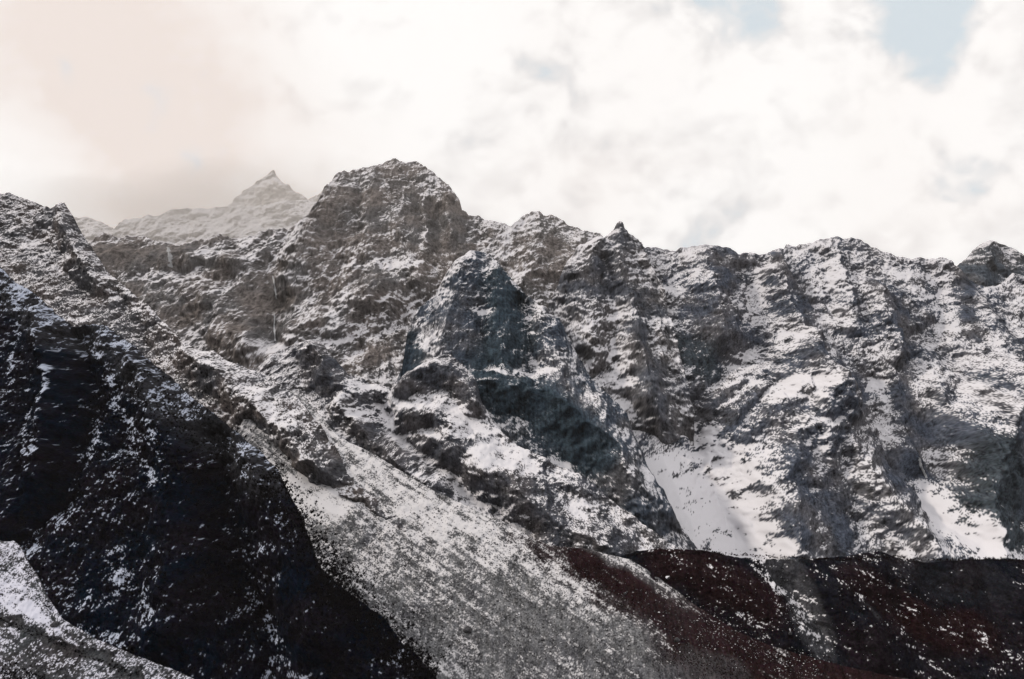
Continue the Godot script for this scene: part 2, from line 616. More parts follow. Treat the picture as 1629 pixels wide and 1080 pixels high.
	lay(m, "snow", 20, -0.45, [1265, 440, 1285, 500, 1285, 515])
	lay(m, "snow", 46, -0.4, [1150, 430, 1170, 420])
	lay(m, "snow", 44, -0.4, [1110, 490, 1150, 540])
	lay(m, "snow", 46, -0.4, [1040, 550, 1100, 560])
	lay(m, "snow", 28, -0.5, [1395, 460, 1425, 490, 1440, 540])
	lay(m, "snow", 24, -0.5, [1440, 540, 1430, 600, 1440, 640])
	lay(m, "snow", 40, -0.4, [1130, 650, 1160, 640, 1210, 640])
	lay(m, "snow", 22, -0.5, [1110, 665, 1150, 680])
	lay(m, "snow", 40, -0.25, [1220, 540, 1320, 600, 1370, 620])
	lay(m, "snow", 26, -0.4, [1240, 690, 1260, 665])
	lay(m, "snow", 30, -0.4, [1250, 730, 1255, 800, 1265, 860])
	lay(m, "snow", 26, -0.4, [1320, 780, 1330, 870])
	lay(m, "snow", 34, -0.5, [1430, 735, 1460, 750, 1440, 770])
	lay(m, "snow", 30, -0.4, [1450, 650, 1460, 700])
	lay(m, "snow", 10, 0.5, [1566, 463, 1597, 450, 1612, 441])
	lay(m, "snow", 18, -0.6, [1534, 445, 1545, 495, 1552, 530])
	lay(m, "snow", 40, 0.35, [1430, 430, 1490, 435, 1518, 470])
	lay(m, "rough", 36, 0.5, [1440, 440, 1490, 450, 1518, 490])
	lay(m, "snow", 54, -0.45, [1570, 740, 1560, 820, 1590, 860, 1610, 800])
	lay(m, "snow", 40, -0.3, [1500, 690, 1540, 730])
	lay(m, "rough", 60, 0.16, [1060, 760, 1120, 820, 1190, 880])
	lay(m, "rough", 34, 0.16, [1460, 770, 1490, 800, 1530, 860])
	lay(m, "snow", 34, 0.9, [1470, 785, 1500, 810, 1535, 850])
	lay(m, "snow", 12, 1.0, [1530, 884, 1580, 883, 1640, 885])
	lay(m, "rough", 14, 0.1, [1530, 884, 1580, 883, 1640, 885])
	lay(m, "snow", 7, -0.4, [1100, 692, 1184, 606])
	lay(m, "snow", 6, 0.5, [1112, 690, 1196, 606])
	lay(m, "snow", 7, -0.4, [1140, 698, 1226, 616])
	lay(m, "snow", 6, 0.5, [1152, 694, 1238, 612])
	lay(m, "snow", 7, -0.4, [1190, 692, 1266, 626])
	lay(m, "snow", 8, 0.5, [1222, 648, 1282, 612])
	lay(m, "tint", 60, 0.9, [1050, 560, 1110, 570])
	lay(m, "tint", 60, 0.9, [1570, 740, 1570, 830, 1610, 860])
	o = raise(m, "snowy_range", rock_material, self)
	tag(o, "long snow-dusted mountain wall with flat skyline filling the right half", "mountain", "", "structure")

	# right horn
	m = mountain(1530, 0.77, 0.0, 6)
	m.rock = Color(0.05, 0.06, 0.075)
	m.other = Color(0.075, 0.075, 0.082)
	m.bed = -0.4
	m.line = 0.82
	m.big = 1.1
	m.grain = 1.6
	m.crest_fade = 10
	prepare(m, [1485, 480, 1500, 446, 1514, 430, 1526, 420, 1536, 411, 1545, 401, 1558, 390, 1570, 383, 1576, 383, 1582, 385, 1600, 388, 1612, 396, 1629, 408, 1650, 415, 1690, 425], [1485, 540, 1690, 540])
	lay(m, "ridge", 30, 36, [1570, 386, 1560, 430, 1545, 480])
	lay(m, "snow", 26, -0.4, [1532, 430, 1545, 470, 1560, 440, 1590, 430])
	lay(m, "snow", 14, 0.2, [1575, 430, 1590, 440])
	lay(m, "snow", 16, 0.2, [1605, 400, 1630, 420])
	o = raise(m, "corner_peak", rock_material, self)
	tag(o, "rocky peak with a dark cliff edge at the right end of the skyline", "mountain", "", "structure")

	# sharp pyramid
	m = mountain(1385, 0.78, 0.0, 7)
	m.rock = Color(0.058, 0.062, 0.075)
	m.other = Color(0.085, 0.08, 0.083)
	m.patch = Color(0.045, 0.06, 0.07)
	m.bed = 0.3
	m.squash = 0.75
	m.line = 0.72
	m.crest_fade = 18
	prepare(m, [800, 600, 840, 540, 870, 490, 895, 435, 905, 412, 920, 396, 940, 386, 955, 379, 970, 370, 977, 364, 983, 357, 986, 356, 991, 362, 998, 372, 1010, 381, 1020, 389, 1027, 402, 1035, 420, 1045, 440, 1056, 452, 1066, 466, 1074, 495, 1078, 530, 1080, 570, 1082, 610, 1086, 650, 1094, 690, 1106, 725, 1130, 760], [800, 640, 900, 700, 1000, 760, 1040, 775, 1130, 775])
	lay(m, "ridge", 100, -150, [960, 780, 1040, 780, 1150, 770])
	lay(m, "ridge", 30, 34, [986, 356, 985, 420, 1000, 480, 1010, 560, 1030, 640])
	lay(m, "ridge", 34, 30, [950, 385, 920, 440, 930, 520, 960, 560])
	lay(m, "ridge", 26, -30, [960, 420, 985, 500, 960, 600])
	lay(m, "ridge", 30, 24, [1010, 560, 1040, 640, 1055, 690])
	lay(m, "snow", 26, 0.3, [925, 395, 960, 385])
	lay(m, "snow", 24, 0.25, [1010, 515, 1060, 515])
	lay(m, "snow", 36, 0.3, [960, 570, 1000, 580, 1000, 600])
	lay(m, "snow", 30, 0.2, [950, 520, 980, 480])
	lay(m, "snow", 30, -0.35, [1000, 470, 1035, 480])
	lay(m, "snow", 36, -0.3, [910, 450, 970, 455])
	lay(m, "snow", 20, -0.5, [1015, 530, 1015, 600, 1040, 620])
	lay(m, "snow", 16, 0.4, [1005, 660, 1015, 700])
	lay(m, "snow", 30, -0.25, [1020, 700, 1060, 740])
	o = raise(m, "pyramid_peak", rock_material, self)
	tag(o, "small sharp pyramid summit with long rock ribs, left of the flat right skyline", "mountain", "", "structure")

	# central buttress
	m = mountain(1330, 0.8, 0.0, 8)
	m.rock = Color(0.045, 0.056, 0.076)
	m.other = Color(0.066, 0.066, 0.074)
	m.patch = Color(0.026, 0.038, 0.05)
	m.bed = 0.25
	m.squash = 0.6
	m.line = 0.72
	m.flute = 0.16
	m.stretch = 0.5
	m.crest_fade = 18
	prepare(m, [610, 650, 625, 625, 640, 592, 646, 560, 652, 520, 664, 490, 690, 470, 705, 440, 725, 415, 745, 402, 765, 398, 780, 402, 798, 424, 815, 447, 840, 470, 865, 490, 890, 510, 905, 535, 920, 570, 940, 600, 965, 630, 985, 645, 1000, 670, 1015, 710, 1035, 750, 1060, 790, 1085, 835, 1112, 870, 1130, 885], [610, 680, 700, 690, 800, 730, 900, 800, 1000, 880, 1130, 920])
	lay(m, "ridge", 50, 50, [740, 420, 720, 480, 705, 540, 700, 580])
	lay(m, "ridge", 30, 40, [790, 430, 790, 520, 800, 590])
	lay(m, "ridge", 34, 36, [870, 510, 890, 580, 900, 660])
	lay(m, "ridge", 26, -30, [830, 480, 840, 560, 840, 600])
	lay(m, "ridge", 50, 60, [760, 610, 860, 620, 960, 700, 1040, 800])
	lay(m, "ridge", 30, 30, [950, 640, 980, 740, 1010, 820])
	lay(m, "snow", 36, -0.35, [800, 450, 810, 540, 780, 590])
	lay(m, "snow", 46, -0.28, [700, 520, 760, 560])
	lay(m, "snow", 40, -0.34, [770, 620, 850, 640, 900, 700])
	lay(m, "snow", 30, -0.35, [650, 540, 655, 590])
	lay(m, "snow", 40, -0.35, [890, 620, 940, 720])
	lay(m, "snow", 7, 0.6, [785, 597, 842, 600])
	lay(m, "snow", 9, 0.5, [760, 494, 782, 494])
	lay(m, "snow", 20, 0.35, [670, 545, 710, 545])
	lay(m, "snow", 6, 0.5, [815, 450, 850, 485])
	lay(m, "snow", 40, 0.12, [700, 450, 750, 440])
	lay(m, "snow", 30, 0.16, [840, 580, 900, 590])
	lay(m, "snow", 30, 0.16, [960, 680, 1010, 760, 1060, 840])
	lay(m, "tint", 60, 1.0, [800, 450, 810, 540, 780, 590])
	lay(m, "tint", 60, 1.0, [770, 630, 850, 650, 920, 720])
	lay(m, "tint", 40, 0.8, [648, 550, 655, 590])
	o = raise(m, "central_buttress", rock_material, self)
	tag(o, "dark teal rock buttress with sheer right face in the middle of the range", "mountain", "", "structure")

	# stepped lower slopes
	m = mountain(1230, 0.72, 0.1, 9)
	m.rock = Color(0.046, 0.049, 0.060)
	m.other = Color(0.066, 0.062, 0.066)
	m.patch = Color(0.05, 0.05, 0.05)
	m.bed = -0.35
	m.line = 0.70
	m.spark = 0.28
	m.crest_fade = 18
	prepare(m, [360, 620, 400, 590, 430, 565, 470, 547, 495, 535, 510, 545, 530, 575, 555, 595, 575, 603, 600, 610, 622, 618, 630, 606, 645, 592, 665, 580, 690, 568, 715, 562, 728, 572, 745, 588, 757, 603, 765, 640, 785, 672, 800, 690, 835, 715, 880, 735, 905, 746, 940, 768, 985, 800, 1030, 840, 1060, 862, 1100, 880, 1130, 890], [360, 680, 450, 700, 560, 780, 700, 850, 850, 900, 1000, 930, 1130, 930])
	lay(m, "ridge", 36, 44, [495, 540, 520, 590, 560, 630])
	lay(m, "ridge", 26, 34, [540, 650, 590, 700, 640, 740, 690, 775])
	lay(m, "ridge", 30, 40, [640, 605, 690, 580, 730, 600, 760, 640])
	lay(m, "ridge", 26, 30, [635, 660, 690, 655, 720, 680])
	lay(m, "ridge", 40, 40, [770, 740, 830, 790, 900, 840, 960, 870])
	lay(m, "ridge", 30, 20, [680, 700, 760, 720])
	lay(m, "ridge", 22, -30, [600, 640, 640, 690, 720, 760, 800, 820, 850, 850])
	lay(m, "snow", 30, 0.6, [575, 620, 610, 625])
	lay(m, "snow", 26, 0.5, [545, 650, 620, 660])
	lay(m, "snow", 20, 0.5, [600, 645, 640, 690])
	lay(m, "snow", 26, 0.5, [710, 650, 780, 680])
	lay(m, "snow", 16, 0.5, [690, 690, 740, 690])
	lay(m, "snow", 34, 0.5, [770, 720, 830, 735])
	lay(m, "snow", 24, 0.5, [720, 760, 780, 790, 830, 830])
	lay(m, "snow", 20, 0.4, [650, 635, 690, 640])
	lay(m, "snow", 20, 0.35, [890, 790, 930, 810])
	lay(m, "snow", 36, -0.35, [500, 590, 540, 620])
	lay(m, "snow", 26, -0.4, [580, 690, 640, 735])
	lay(m, "snow", 34, -0.35, [650, 610, 700, 600, 740, 620])
	lay(m, "snow", 18, -0.5, [640, 665, 700, 660])
	lay(m, "snow", 18, -0.4, [700, 715, 740, 715])
	lay(m, "snow", 26, -0.4, [780, 760, 830, 770])
	lay(m, "snow", 40, -0.2, [850, 790, 900, 840, 980, 860])
	lay(m, "rough", 24, 0.3, [575, 620, 610, 625])
	lay(m, "rough", 24, 0.4, [720, 760, 780, 790, 830, 830])
	lay(m, "rough", 24, 0.4, [710, 650, 780, 680])
	lay(m, "rough", 30, 0.4, [770, 720, 830, 735])
	o = raise(m, "stepped_slope", rock_material, self)
	tag(o, "stepped rock bands and snow patches below the dark central buttress", "mountainside", "", "structure")


func build_near() -> void:
	# moraine
	var m := mountain(1150, 0.8, 0.0, 10)
	m.rock = Color(0.004, 0.005, 0.008)
	m.other = Color(0.007, 0.005, 0.007)
	m.patch = Color(0.012, 0.0045, 0.005)
	m.big = 0.5
	m.layers = 0.5
	m.line = 1.2
	m.speckle = 0.7
	m.dust = 0.02
	m.spark = 0.2
	m.pale = Color(0.05, 0.05, 0.056)
	m.bed = -0.5
	m.drift = 0.3
	m.crest_fade = 40
	prepare(m, [960, 895, 985, 884, 1000, 880, 1020, 876, 1045, 874, 1060, 875, 1075, 873, 1095, 875, 1112, 875, 1130, 880, 1160, 885, 1180, 889, 1195, 889, 1212, 891, 1230, 889, 1260, 891, 1290, 890, 1315, 888, 1330, 885, 1348, 884, 1360, 881, 1380, 881, 1395, 877, 1410, 881, 1425, 886, 1440, 889, 1462, 893, 1480, 894, 1505, 892, 1530, 892, 1600, 890, 1690, 888], [960, 960, 1100, 1080, 1690, 1110])
	lay(m, "ridge", 70, 26, [1080, 880, 1180, 960, 1270, 1010])
	lay(m, "ridge", 40, -26, [1230, 890, 1270, 960, 1300, 1010])
	lay(m, "ridge", 60, 30, [1390, 884, 1340, 940, 1400, 1020])
	lay(m, "ridge", 60, -20, [1470, 900, 1520, 960])
	lay(m, "ridge", 26, 16, [1455, 896, 1440, 950, 1480, 1020])
	lay(m, "ridge", 26, -14, [1560, 900, 1575, 960, 1600, 1020])
	lay(m, "ridge", 22, -12, [1120, 890, 1150, 940, 1200, 990])
	lay(m, "ridge", 20, -10, [1040, 890, 1075, 930, 1120, 960])
	lay(m, "ridge", 30, 14, [1610, 896, 1630, 950])
	lay(m, "ridge", 20, -10, [1410, 900, 1425, 960])
	lay(m, "snow", 34, 0.26, [1225, 895, 1265, 940, 1295, 1000, 1310, 1030])
	lay(m, "snow", 12, 0.5, [1200, 892, 1260, 960, 1290, 1010])
	lay(m, "snow", 14, 0.25, [1325, 905, 1340, 940, 1370, 970])
	lay(m, "snow", 30, 0.08, [1150, 960, 1250, 1000])
	lay(m, "snow", 30, 0.08, [1380, 900, 1440, 960])
	lay(m, "tint", 34, -0.8, [1238, 888, 1268, 945, 1300, 1015])
	lay(m, "tint", 16, -0.7, [1340, 900, 1350, 935, 1385, 975])
	lay(m, "tint", 40, -0.12, [1450, 900, 1500, 930, 1580, 930])
	lay(m, "tint", 50, 0.7, [1060, 890, 1130, 920, 1200, 950])
	lay(m, "tint", 40, 0.8, [1430, 970, 1500, 1010, 1560, 1000])
	lay(m, "tint", 40, 0.5, [1350, 920, 1400, 950])
	var o := raise(m, "moraine", rock_material, self)
	tag(o, "dark red-brown moraine bank with level crest at lower right", "moraine", "", "structure")

	# scree fan
	m = mountain(1130, 0.62, 0.12, 11)
	m.rock = Color(0.10, 0.10, 0.105)
	m.other = Color(0.06, 0.06, 0.066)
	m.patch = Color(0.013, 0.006, 0.007)
	m.big = 0.16
	m.layers = 0.35
	m.grain = 0.8
	m.bed = -0.6
	m.line = 0.86
	m.speckle = 0.7
	m.soft = 0.2
	m.spark = 0.24
	m.snow = Color(0.5, 0.485, 0.50)
	m.fine = 0.7
	m.dust = 0.22
	m.drift = 0.45
	m.crest_fade = 14
	prepare(m, [400, 640, 440, 610, 480, 628, 500, 650, 540, 696, 590, 719, 640, 750, 690, 780, 745, 805, 800, 830, 850, 858, 890, 870, 930, 872, 960, 880, 1000, 889, 1050, 920, 1110, 965, 1180, 1008, 1230, 1028, 1300, 1050, 1400, 1072, 1500, 1090], [400, 800, 480, 900, 560, 1000, 640, 1095, 1500, 1120])
	lay(m, "snow", 40, 0.3, [490, 650, 560, 730, 660, 800, 760, 830])
	lay(m, "snow", 34, 1.0, [470, 775, 495, 795, 530, 805])
	lay(m, "rough", 34, 0.2, [470, 775, 495, 795, 530, 805])
	lay(m, "ridge", 44, 14, [465, 770, 500, 800, 560, 825])
	lay(m, "snow", 50, 0.22, [640, 800, 760, 850, 860, 900, 940, 950, 1020, 1000])
	lay(m, "snow", 40, 0.12, [560, 830, 680, 890])
	lay(m, "snow", 50, -0.06, [720, 920, 900, 980])
	lay(m, "snow", 80, -0.12, [900, 1020, 1050, 1040])
	lay(m, "snow", 60, -0.6, [1130, 1020, 1220, 1050, 1350, 1080, 1500, 1100])
	lay(m, "snow", 60, -0.25, [1060, 1040, 1160, 1075])
	lay(m, "snow", 90, -0.16, [660, 1050, 800, 1010, 1000, 1060])
	lay(m, "tint", 26, 0.8, [830, 855, 890, 880])
	lay(m, "snow", 22, -0.4, [850, 862, 890, 880, 960, 930, 1010, 960])
	lay(m, "tint", 26, 0.9, [870, 885, 940, 930, 1000, 965])
	lay(m, "snow", 24, -0.75, [930, 890, 990, 925, 1050, 970, 1075, 995])
	lay(m, "tint", 26, 1.0, [920, 885, 990, 925, 1050, 970, 1080, 1000])
	lay(m, "tint", 70, 0.9, [1090, 1000, 1160, 1030, 1280, 1070])
	lay(m, "tint", 60, 1.0, [1150, 1030, 1250, 1060, 1400, 1090])
	lay(m, "tint", 30, 0.6, [1110, 1060, 1170, 1080])
	o = raise(m, "scree_slope", rock_material, self)
	tag(o, "broad snow-dusted scree fan sloping down to the right in the middle", "scree slope", "", "structure")

	# lit ridge on the left
	m = mountain(1160, 0.8, 0.0, 12)
	m.rock = Color(0.05, 0.05, 0.056)
	m.other = Color(0.07, 0.06, 0.058)
	m.bed = -0.45
	m.spark = 0.3
	m.line = 0.70
	m.big = 0.6
	m.speckle = 0.6
	m.crest_fade = 14
	prepare(m, [-40, 300, -10, 306, 0, 309, 15, 307, 35, 314, 55, 322, 72, 331, 82, 333, 92, 327, 103, 324, 110, 334, 117, 345, 130, 370, 150, 400, 168, 428, 185, 445, 200, 458, 220, 474, 240, 490, 265, 515, 290, 540, 315, 555, 340, 562, 370, 582, 400, 592, 430, 602, 455, 618, 475, 635, 495, 662, 512, 682, 525, 705, 545, 735, 575, 758, 600, 775, 620, 790, 640, 812, 655, 832, 668, 852], [-40, 500, 60, 560, 200, 620, 300, 680, 400, 760, 440, 760, 470, 765, 500, 772, 570, 802, 620, 838, 668, 860])
	lay(m, "ridge", 30, 30, [100, 330, 110, 380, 150, 450])
	lay(m, "ridge", 36, 40, [300, 560, 380, 620, 450, 680, 520, 750])
	lay(m, "ridge", 40, 36, [500, 735, 580, 795, 645, 840])
	lay(m, "rough", 50, 1.7, [480, 700, 580, 790, 645, 840])
	lay(m, "ridge", 50, -20, [60, 380, 150, 480, 250, 560])
	lay(m, "snow", 60, -0.22, [0, 430, 60, 470, 130, 510, 200, 540, 280, 610, 350, 670, 430, 730])
	lay(m, "snow", 20, 0.3, [110, 512, 125, 505])
	lay(m, "snow", 60, 0.1, [30, 400, 120, 450, 200, 520])
	lay(m, "snow", 40, 0.12, [330, 600, 400, 650, 430, 670])
	lay(m, "snow", 12, 0.4, [420, 700, 470, 690])
	lay(m, "snow", 36, -0.18, [560, 780, 640, 830])
	lay(m, "snow", 24, -0.2, [500, 690, 540, 740])
	o = raise(m, "speckled_ridge", rock_material, self)
	tag(o, "rocky snow-speckled ridge falling from the upper left to the scree", "mountain", "", "structure")

	# dark spur
	m = mountain(900, 0.9, 0.0, 13)
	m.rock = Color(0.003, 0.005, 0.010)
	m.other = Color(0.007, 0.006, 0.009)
	m.step = 1.45
	m.bed = -0.5
	m.line = 1.07
	m.big = 0.8
	m.speckle = 0.7
	m.soft = 0.08
	m.flute = 0.5
	m.fine = 0.6
	m.grain = 1.4
	m.dust = 0.02
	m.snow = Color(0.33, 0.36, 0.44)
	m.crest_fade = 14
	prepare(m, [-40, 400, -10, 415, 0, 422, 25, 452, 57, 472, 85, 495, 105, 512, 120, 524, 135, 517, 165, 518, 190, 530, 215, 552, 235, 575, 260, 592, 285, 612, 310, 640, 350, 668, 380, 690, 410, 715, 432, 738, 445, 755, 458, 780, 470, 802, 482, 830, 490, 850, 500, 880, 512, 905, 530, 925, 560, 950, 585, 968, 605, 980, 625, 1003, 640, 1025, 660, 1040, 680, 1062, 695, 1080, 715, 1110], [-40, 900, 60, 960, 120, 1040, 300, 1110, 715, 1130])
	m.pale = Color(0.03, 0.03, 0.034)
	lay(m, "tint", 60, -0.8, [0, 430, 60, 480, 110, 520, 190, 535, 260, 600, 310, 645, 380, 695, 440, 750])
	lay(m, "snow", 44, 0.34, [0, 425, 60, 475, 110, 515, 190, 530, 260, 592, 310, 640, 380, 690, 430, 740])
	lay(m, "ridge", 40, 30, [60, 500, 80, 600, 60, 750])
	lay(m, "ridge", 50, 40, [220, 570, 260, 700, 280, 850, 260, 1000])
	lay(m, "ridge", 40, -30, [130, 540, 150, 650, 100, 800, 40, 860])
	lay(m, "ridge", 50, 40, [400, 730, 460, 870, 500, 1000])
	lay(m, "ridge", 40, -30, [340, 700, 370, 850, 420, 1000, 430, 1060])
	lay(m, "snow", 30, 0.16, [0, 440, 60, 500, 100, 560])
	lay(m, "snow", 30, 0.14, [120, 530, 200, 600, 260, 640])
	lay(m, "snow", 12, 0.3, [90, 600, 60, 680, 40, 730])
	lay(m, "snow", 10, 0.35, [145, 680, 165, 720])
	lay(m, "snow", 10, 0.3, [200, 640, 230, 720, 260, 770])
	lay(m, "snow", 30, 0.1, [160, 600, 240, 690, 280, 760])
	lay(m, "snow", 22, 0.34, [185, 890, 200, 925])
	lay(m, "snow", 22, 0.34, [235, 940, 245, 970])
	lay(m, "snow", 12, 0.2, [150, 930, 130, 960])
	lay(m, "snow", 10, 0.3, [434, 960, 438, 1040, 420, 1060])
	lay(m, "snow", 20, 0.18, [390, 940, 440, 940])
	lay(m, "snow", 24, 0.2, [130, 1010, 200, 1030, 260, 1050])
	lay(m, "snow", 40, -0.15, [300, 800, 350, 950])
	lay(m, "snow", 7, 0.5, [50, 600, 43, 680, 38, 745])
	lay(m, "snow", 7, 0.5, [92, 590, 76, 690, 58, 748])
	lay(m, "snow", 7, 0.55, [160, 685, 146, 720, 132, 748])
	lay(m, "snow", 8, 0.5, [140, 545, 165, 580, 200, 660, 215, 690])
	lay(m, "snow", 8, 0.5, [212, 715, 240, 750, 262, 772])
	lay(m, "snow", 7, 0.45, [232, 620, 262, 700, 288, 775])
	lay(m, "snow", 7, 0.4, [30, 480, 22, 560, 14, 640])
	lay(m, "snow", 6, 0.4, [385, 905, 410, 910, 440, 900])
	lay(m, "snow", 8, 0.5, [424, 915, 444, 935])
	lay(m, "snow", 7, 0.5, [408, 965, 420, 1020])
	lay(m, "snow", 10, 0.4, [330, 840, 400, 850])
	lay(m, "snow", 9, 0.4, [360, 870, 420, 880])
	lay(m, "snow", 50, -0.2, [480, 950, 560, 1040])
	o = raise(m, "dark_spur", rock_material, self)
	tag(o, "near-black steep mountainside with thin snow streaks at lower left", "mountain", "", "structure")

	# snowy bank
	m = mountain(700, 0.6, 0.1, 14)
	m.rock = Color(0.04, 0.042, 0.046)
	m.other = Color(0.03, 0.028, 0.03)
	m.patch = Color(0.02, 0.02, 0.024)
	m.big = 0.1
	m.layers = 0.35
	m.bed = -0.5
	m.line = 0.82
	m.speckle = 0.8
	m.spark = 0.4
	m.drift = 0.4
	m.snow = Color(0.46, 0.46, 0.53)
	m.crest_fade = 10
	prepare(m, [-40, 850, -10, 858, 8, 862, 22, 860, 34, 870, 42, 890, 60, 915, 70, 940, 85, 962, 100, 985, 125, 1000, 150, 1015, 190, 1032, 230, 1048, 280, 1066, 320, 1085, 360, 1105], [-40, 1120, 360, 1125])
	lay(m, "snow", 20, 0.4, [10, 875, 30, 930, 70, 970])
	lay(m, "snow", 20, 0.4, [0, 930, 50, 970, 90, 995])
	lay(m, "snow", 14, -0.4, [5, 885, 30, 920, 60, 955, 75, 965])
	lay(m, "snow", 8, -0.6, [-10, 975, 30, 1000, 80, 1020, 140, 1045, 200, 1070, 230, 1085])
	lay(m, "ridge", 10, -2.5, [-10, 975, 30, 1000, 80, 1020, 140, 1045, 200, 1070, 230, 1085])
	lay(m, "snow", 30, -0.12, [60, 1010, 150, 1030, 240, 1065])
	lay(m, "snow", 40, -0.4, [0, 1070, 60, 1060, 90, 1085])
	o = raise(m, "snowy_bank", rock_material, self)
	tag(o, "snow-covered bank with a dark track across it in the bottom left corner", "bank", "", "structure")


func mist(label: String, px: float, py: float, distance: float, size: Vector3, density: float) -> void:
	var v := sight(px, py)
	var o := FogVolume.new()
	o.name = "mist"
	o.shape = RenderingServer.FOG_VOLUME_SHAPE_ELLIPSOID
	o.size = size
	o.position = Vector3(v.x, v.y, -1.0) * distance
	var f := FogMaterial.new()
	f.density = density
	f.albedo = Color(1.0, 0.97, 0.95)
	o.material = f
	tag(o, label, "mist", "", "stuff")
	add_child(o, true)


func build_mist() -> void:
	mist("thin warm haze in which the far mountains fade", 760, 300, 4300, Vector3(9000, 5600, 5000), 0.00009)


func spot(m: Mountain, px: float, py: float) -> Vector3:
	# the surface of that mountain where the survey has this point
	var nearer := 0.0
	var at := Vector3.ZERO
	for k in 4:
		var p := on(m, px, py, nearer)
		at = surface(m, p.x, p.y, maxf(0.0, height_of(m.top, p.x) - p.y))
		nearer += (-at.z) * -1.0 + (m.foot + p.y / m.steep + m.turn * p.x) - nearer
	return at


func stone_mesh(number: int, detail: int, flat: float, cap: float) -> ArrayMesh:
	# an angular block: a sphere cut by random planes
	var chance := RandomNumberGenerator.new()
	chance.seed = number
	var cuts := []
	for k in 13:
		var n := Vector3(chance.randfn(), chance.randfn(), chance.randfn()).normalized()
		cuts.append([n, chance.randf_range(0.55, 0.9)])
	var st := SurfaceTool.new()
	st.begin(Mesh.PRIMITIVE_TRIANGLES)
	st.set_smooth_group(-1)
	var corner := func(i: int, j: int) -> Vector3:
		var a := TAU * i / (detail * 2)
		var b := PI * j / detail
		var d := Vector3(cos(a) * sin(b), cos(b), sin(a) * sin(b))
		var r := 1.0
		for c in cuts:
			var f: float = d.dot(c[0])
			if f > 0.01:
				r = minf(r, c[1] / f)
		return d * r * Vector3(1, flat, 0.8)
	for i in detail * 2:
		for j in detail:
			var q := [corner.call(i, j), corner.call(i + 1, j), corner.call(i + 1, j + 1), corner.call(i, j + 1)]
			for t in [[0, 1, 2], [0, 2, 3]]:
				var a: Vector3 = q[t[0]]
				var b: Vector3 = q[t[1]]
				var c: Vector3 = q[t[2]]
				var n := (c - a).cross(b - a)
				if n.length() < 0.00001:
					continue
				n = n.normalized()
				if n.dot(a + b + c) < 0.0:
					n = -n
				var grey := chance.randf_range(0.035, 0.075)
				var color := Color(grey, grey * 0.98, grey * 1.05)
				if n.y > cap:
					color = Color(0.66, 0.65, 0.68)
				st.set_color(color)
				for p in [a, b, c]:
					st.add_vertex(p)
	st.generate_normals()
	return st.commit()


func tuft_mesh(number: int, blades: int, color: Color, spread: float) -> ArrayMesh:
	# a low shrub: bent twigs with small leaves leaning out of one root
	var chance := RandomNumberGenerator.new()
	chance.seed = number
	var st := SurfaceTool.new()
	st.begin(Mesh.PRIMITIVE_TRIANGLES)
	for k in blades:
		var a := chance.randf() * TAU
		var out := Vector3(cos(a), 0, sin(a))
		var lean := chance.randf() * spread
		var tip := out * lean + Vector3(0, chance.randf_range(0.45, 1.0) * (1.0 - lean * 0.35), 0)
		var side := Vector3(-out.z, 0.0, out.x) * chance.randf_range(0.05, 0.16)
		var middle := tip * 0.55 + Vector3(0, 0.08, 0)
		st.set_color(color * chance.randf_range(0.6, 1.4))
		for p in [middle - side, tip, middle + side, middle - side, middle + side, out * 0.04]:
			st.add_vertex(p)
	st.generate_normals()
	return st.commit()


func scatter(called: String, label: String, category: String, mesh: Mesh, m: Mountain, amount: int, number: int, sizes: Vector2, zones: Array) -> void:
	# zones: strips [px, py, px, py, half width in surveyed pixels]
	var chance := RandomNumberGenerator.new()
	chance.seed = number
	var mm := MultiMesh.new()
	mm.transform_format = MultiMesh.TRANSFORM_3D
	mm.mesh = mesh
	mm.instance_count = amount
	for k in amount:
		var z: Array = zones[k % zones.size()]
		var t := chance.randf()
		var away := chance.randfn() * 0.6
		var dir := Vector2(z[2] - z[0], z[3] - z[1]).normalized()
		var px: float = lerpf(z[0], z[2], t) - dir.y * away * z[4]
		var py: float = lerpf(z[1], z[3], t) + dir.x * away * z[4]
		var at := spot(m, px, py)
		var size := sizes.x * pow(sizes.y / sizes.x, pow(chance.randf(), 2.0))
		var b := Basis.from_euler(Vector3(chance.randf_range(-0.3, 0.3), chance.randf() * TAU, chance.randf_range(-0.3, 0.3))).scaled(Vector3.ONE * size)
		mm.set_instance_transform(k, Transform3D(b, at))
	var o := MultiMeshInstance3D.new()
	o.name = called
	o.multimesh = mm
	o.material_override = rock_material
	add_child(o, true)
	tag(o, label, category, "", "stuff")


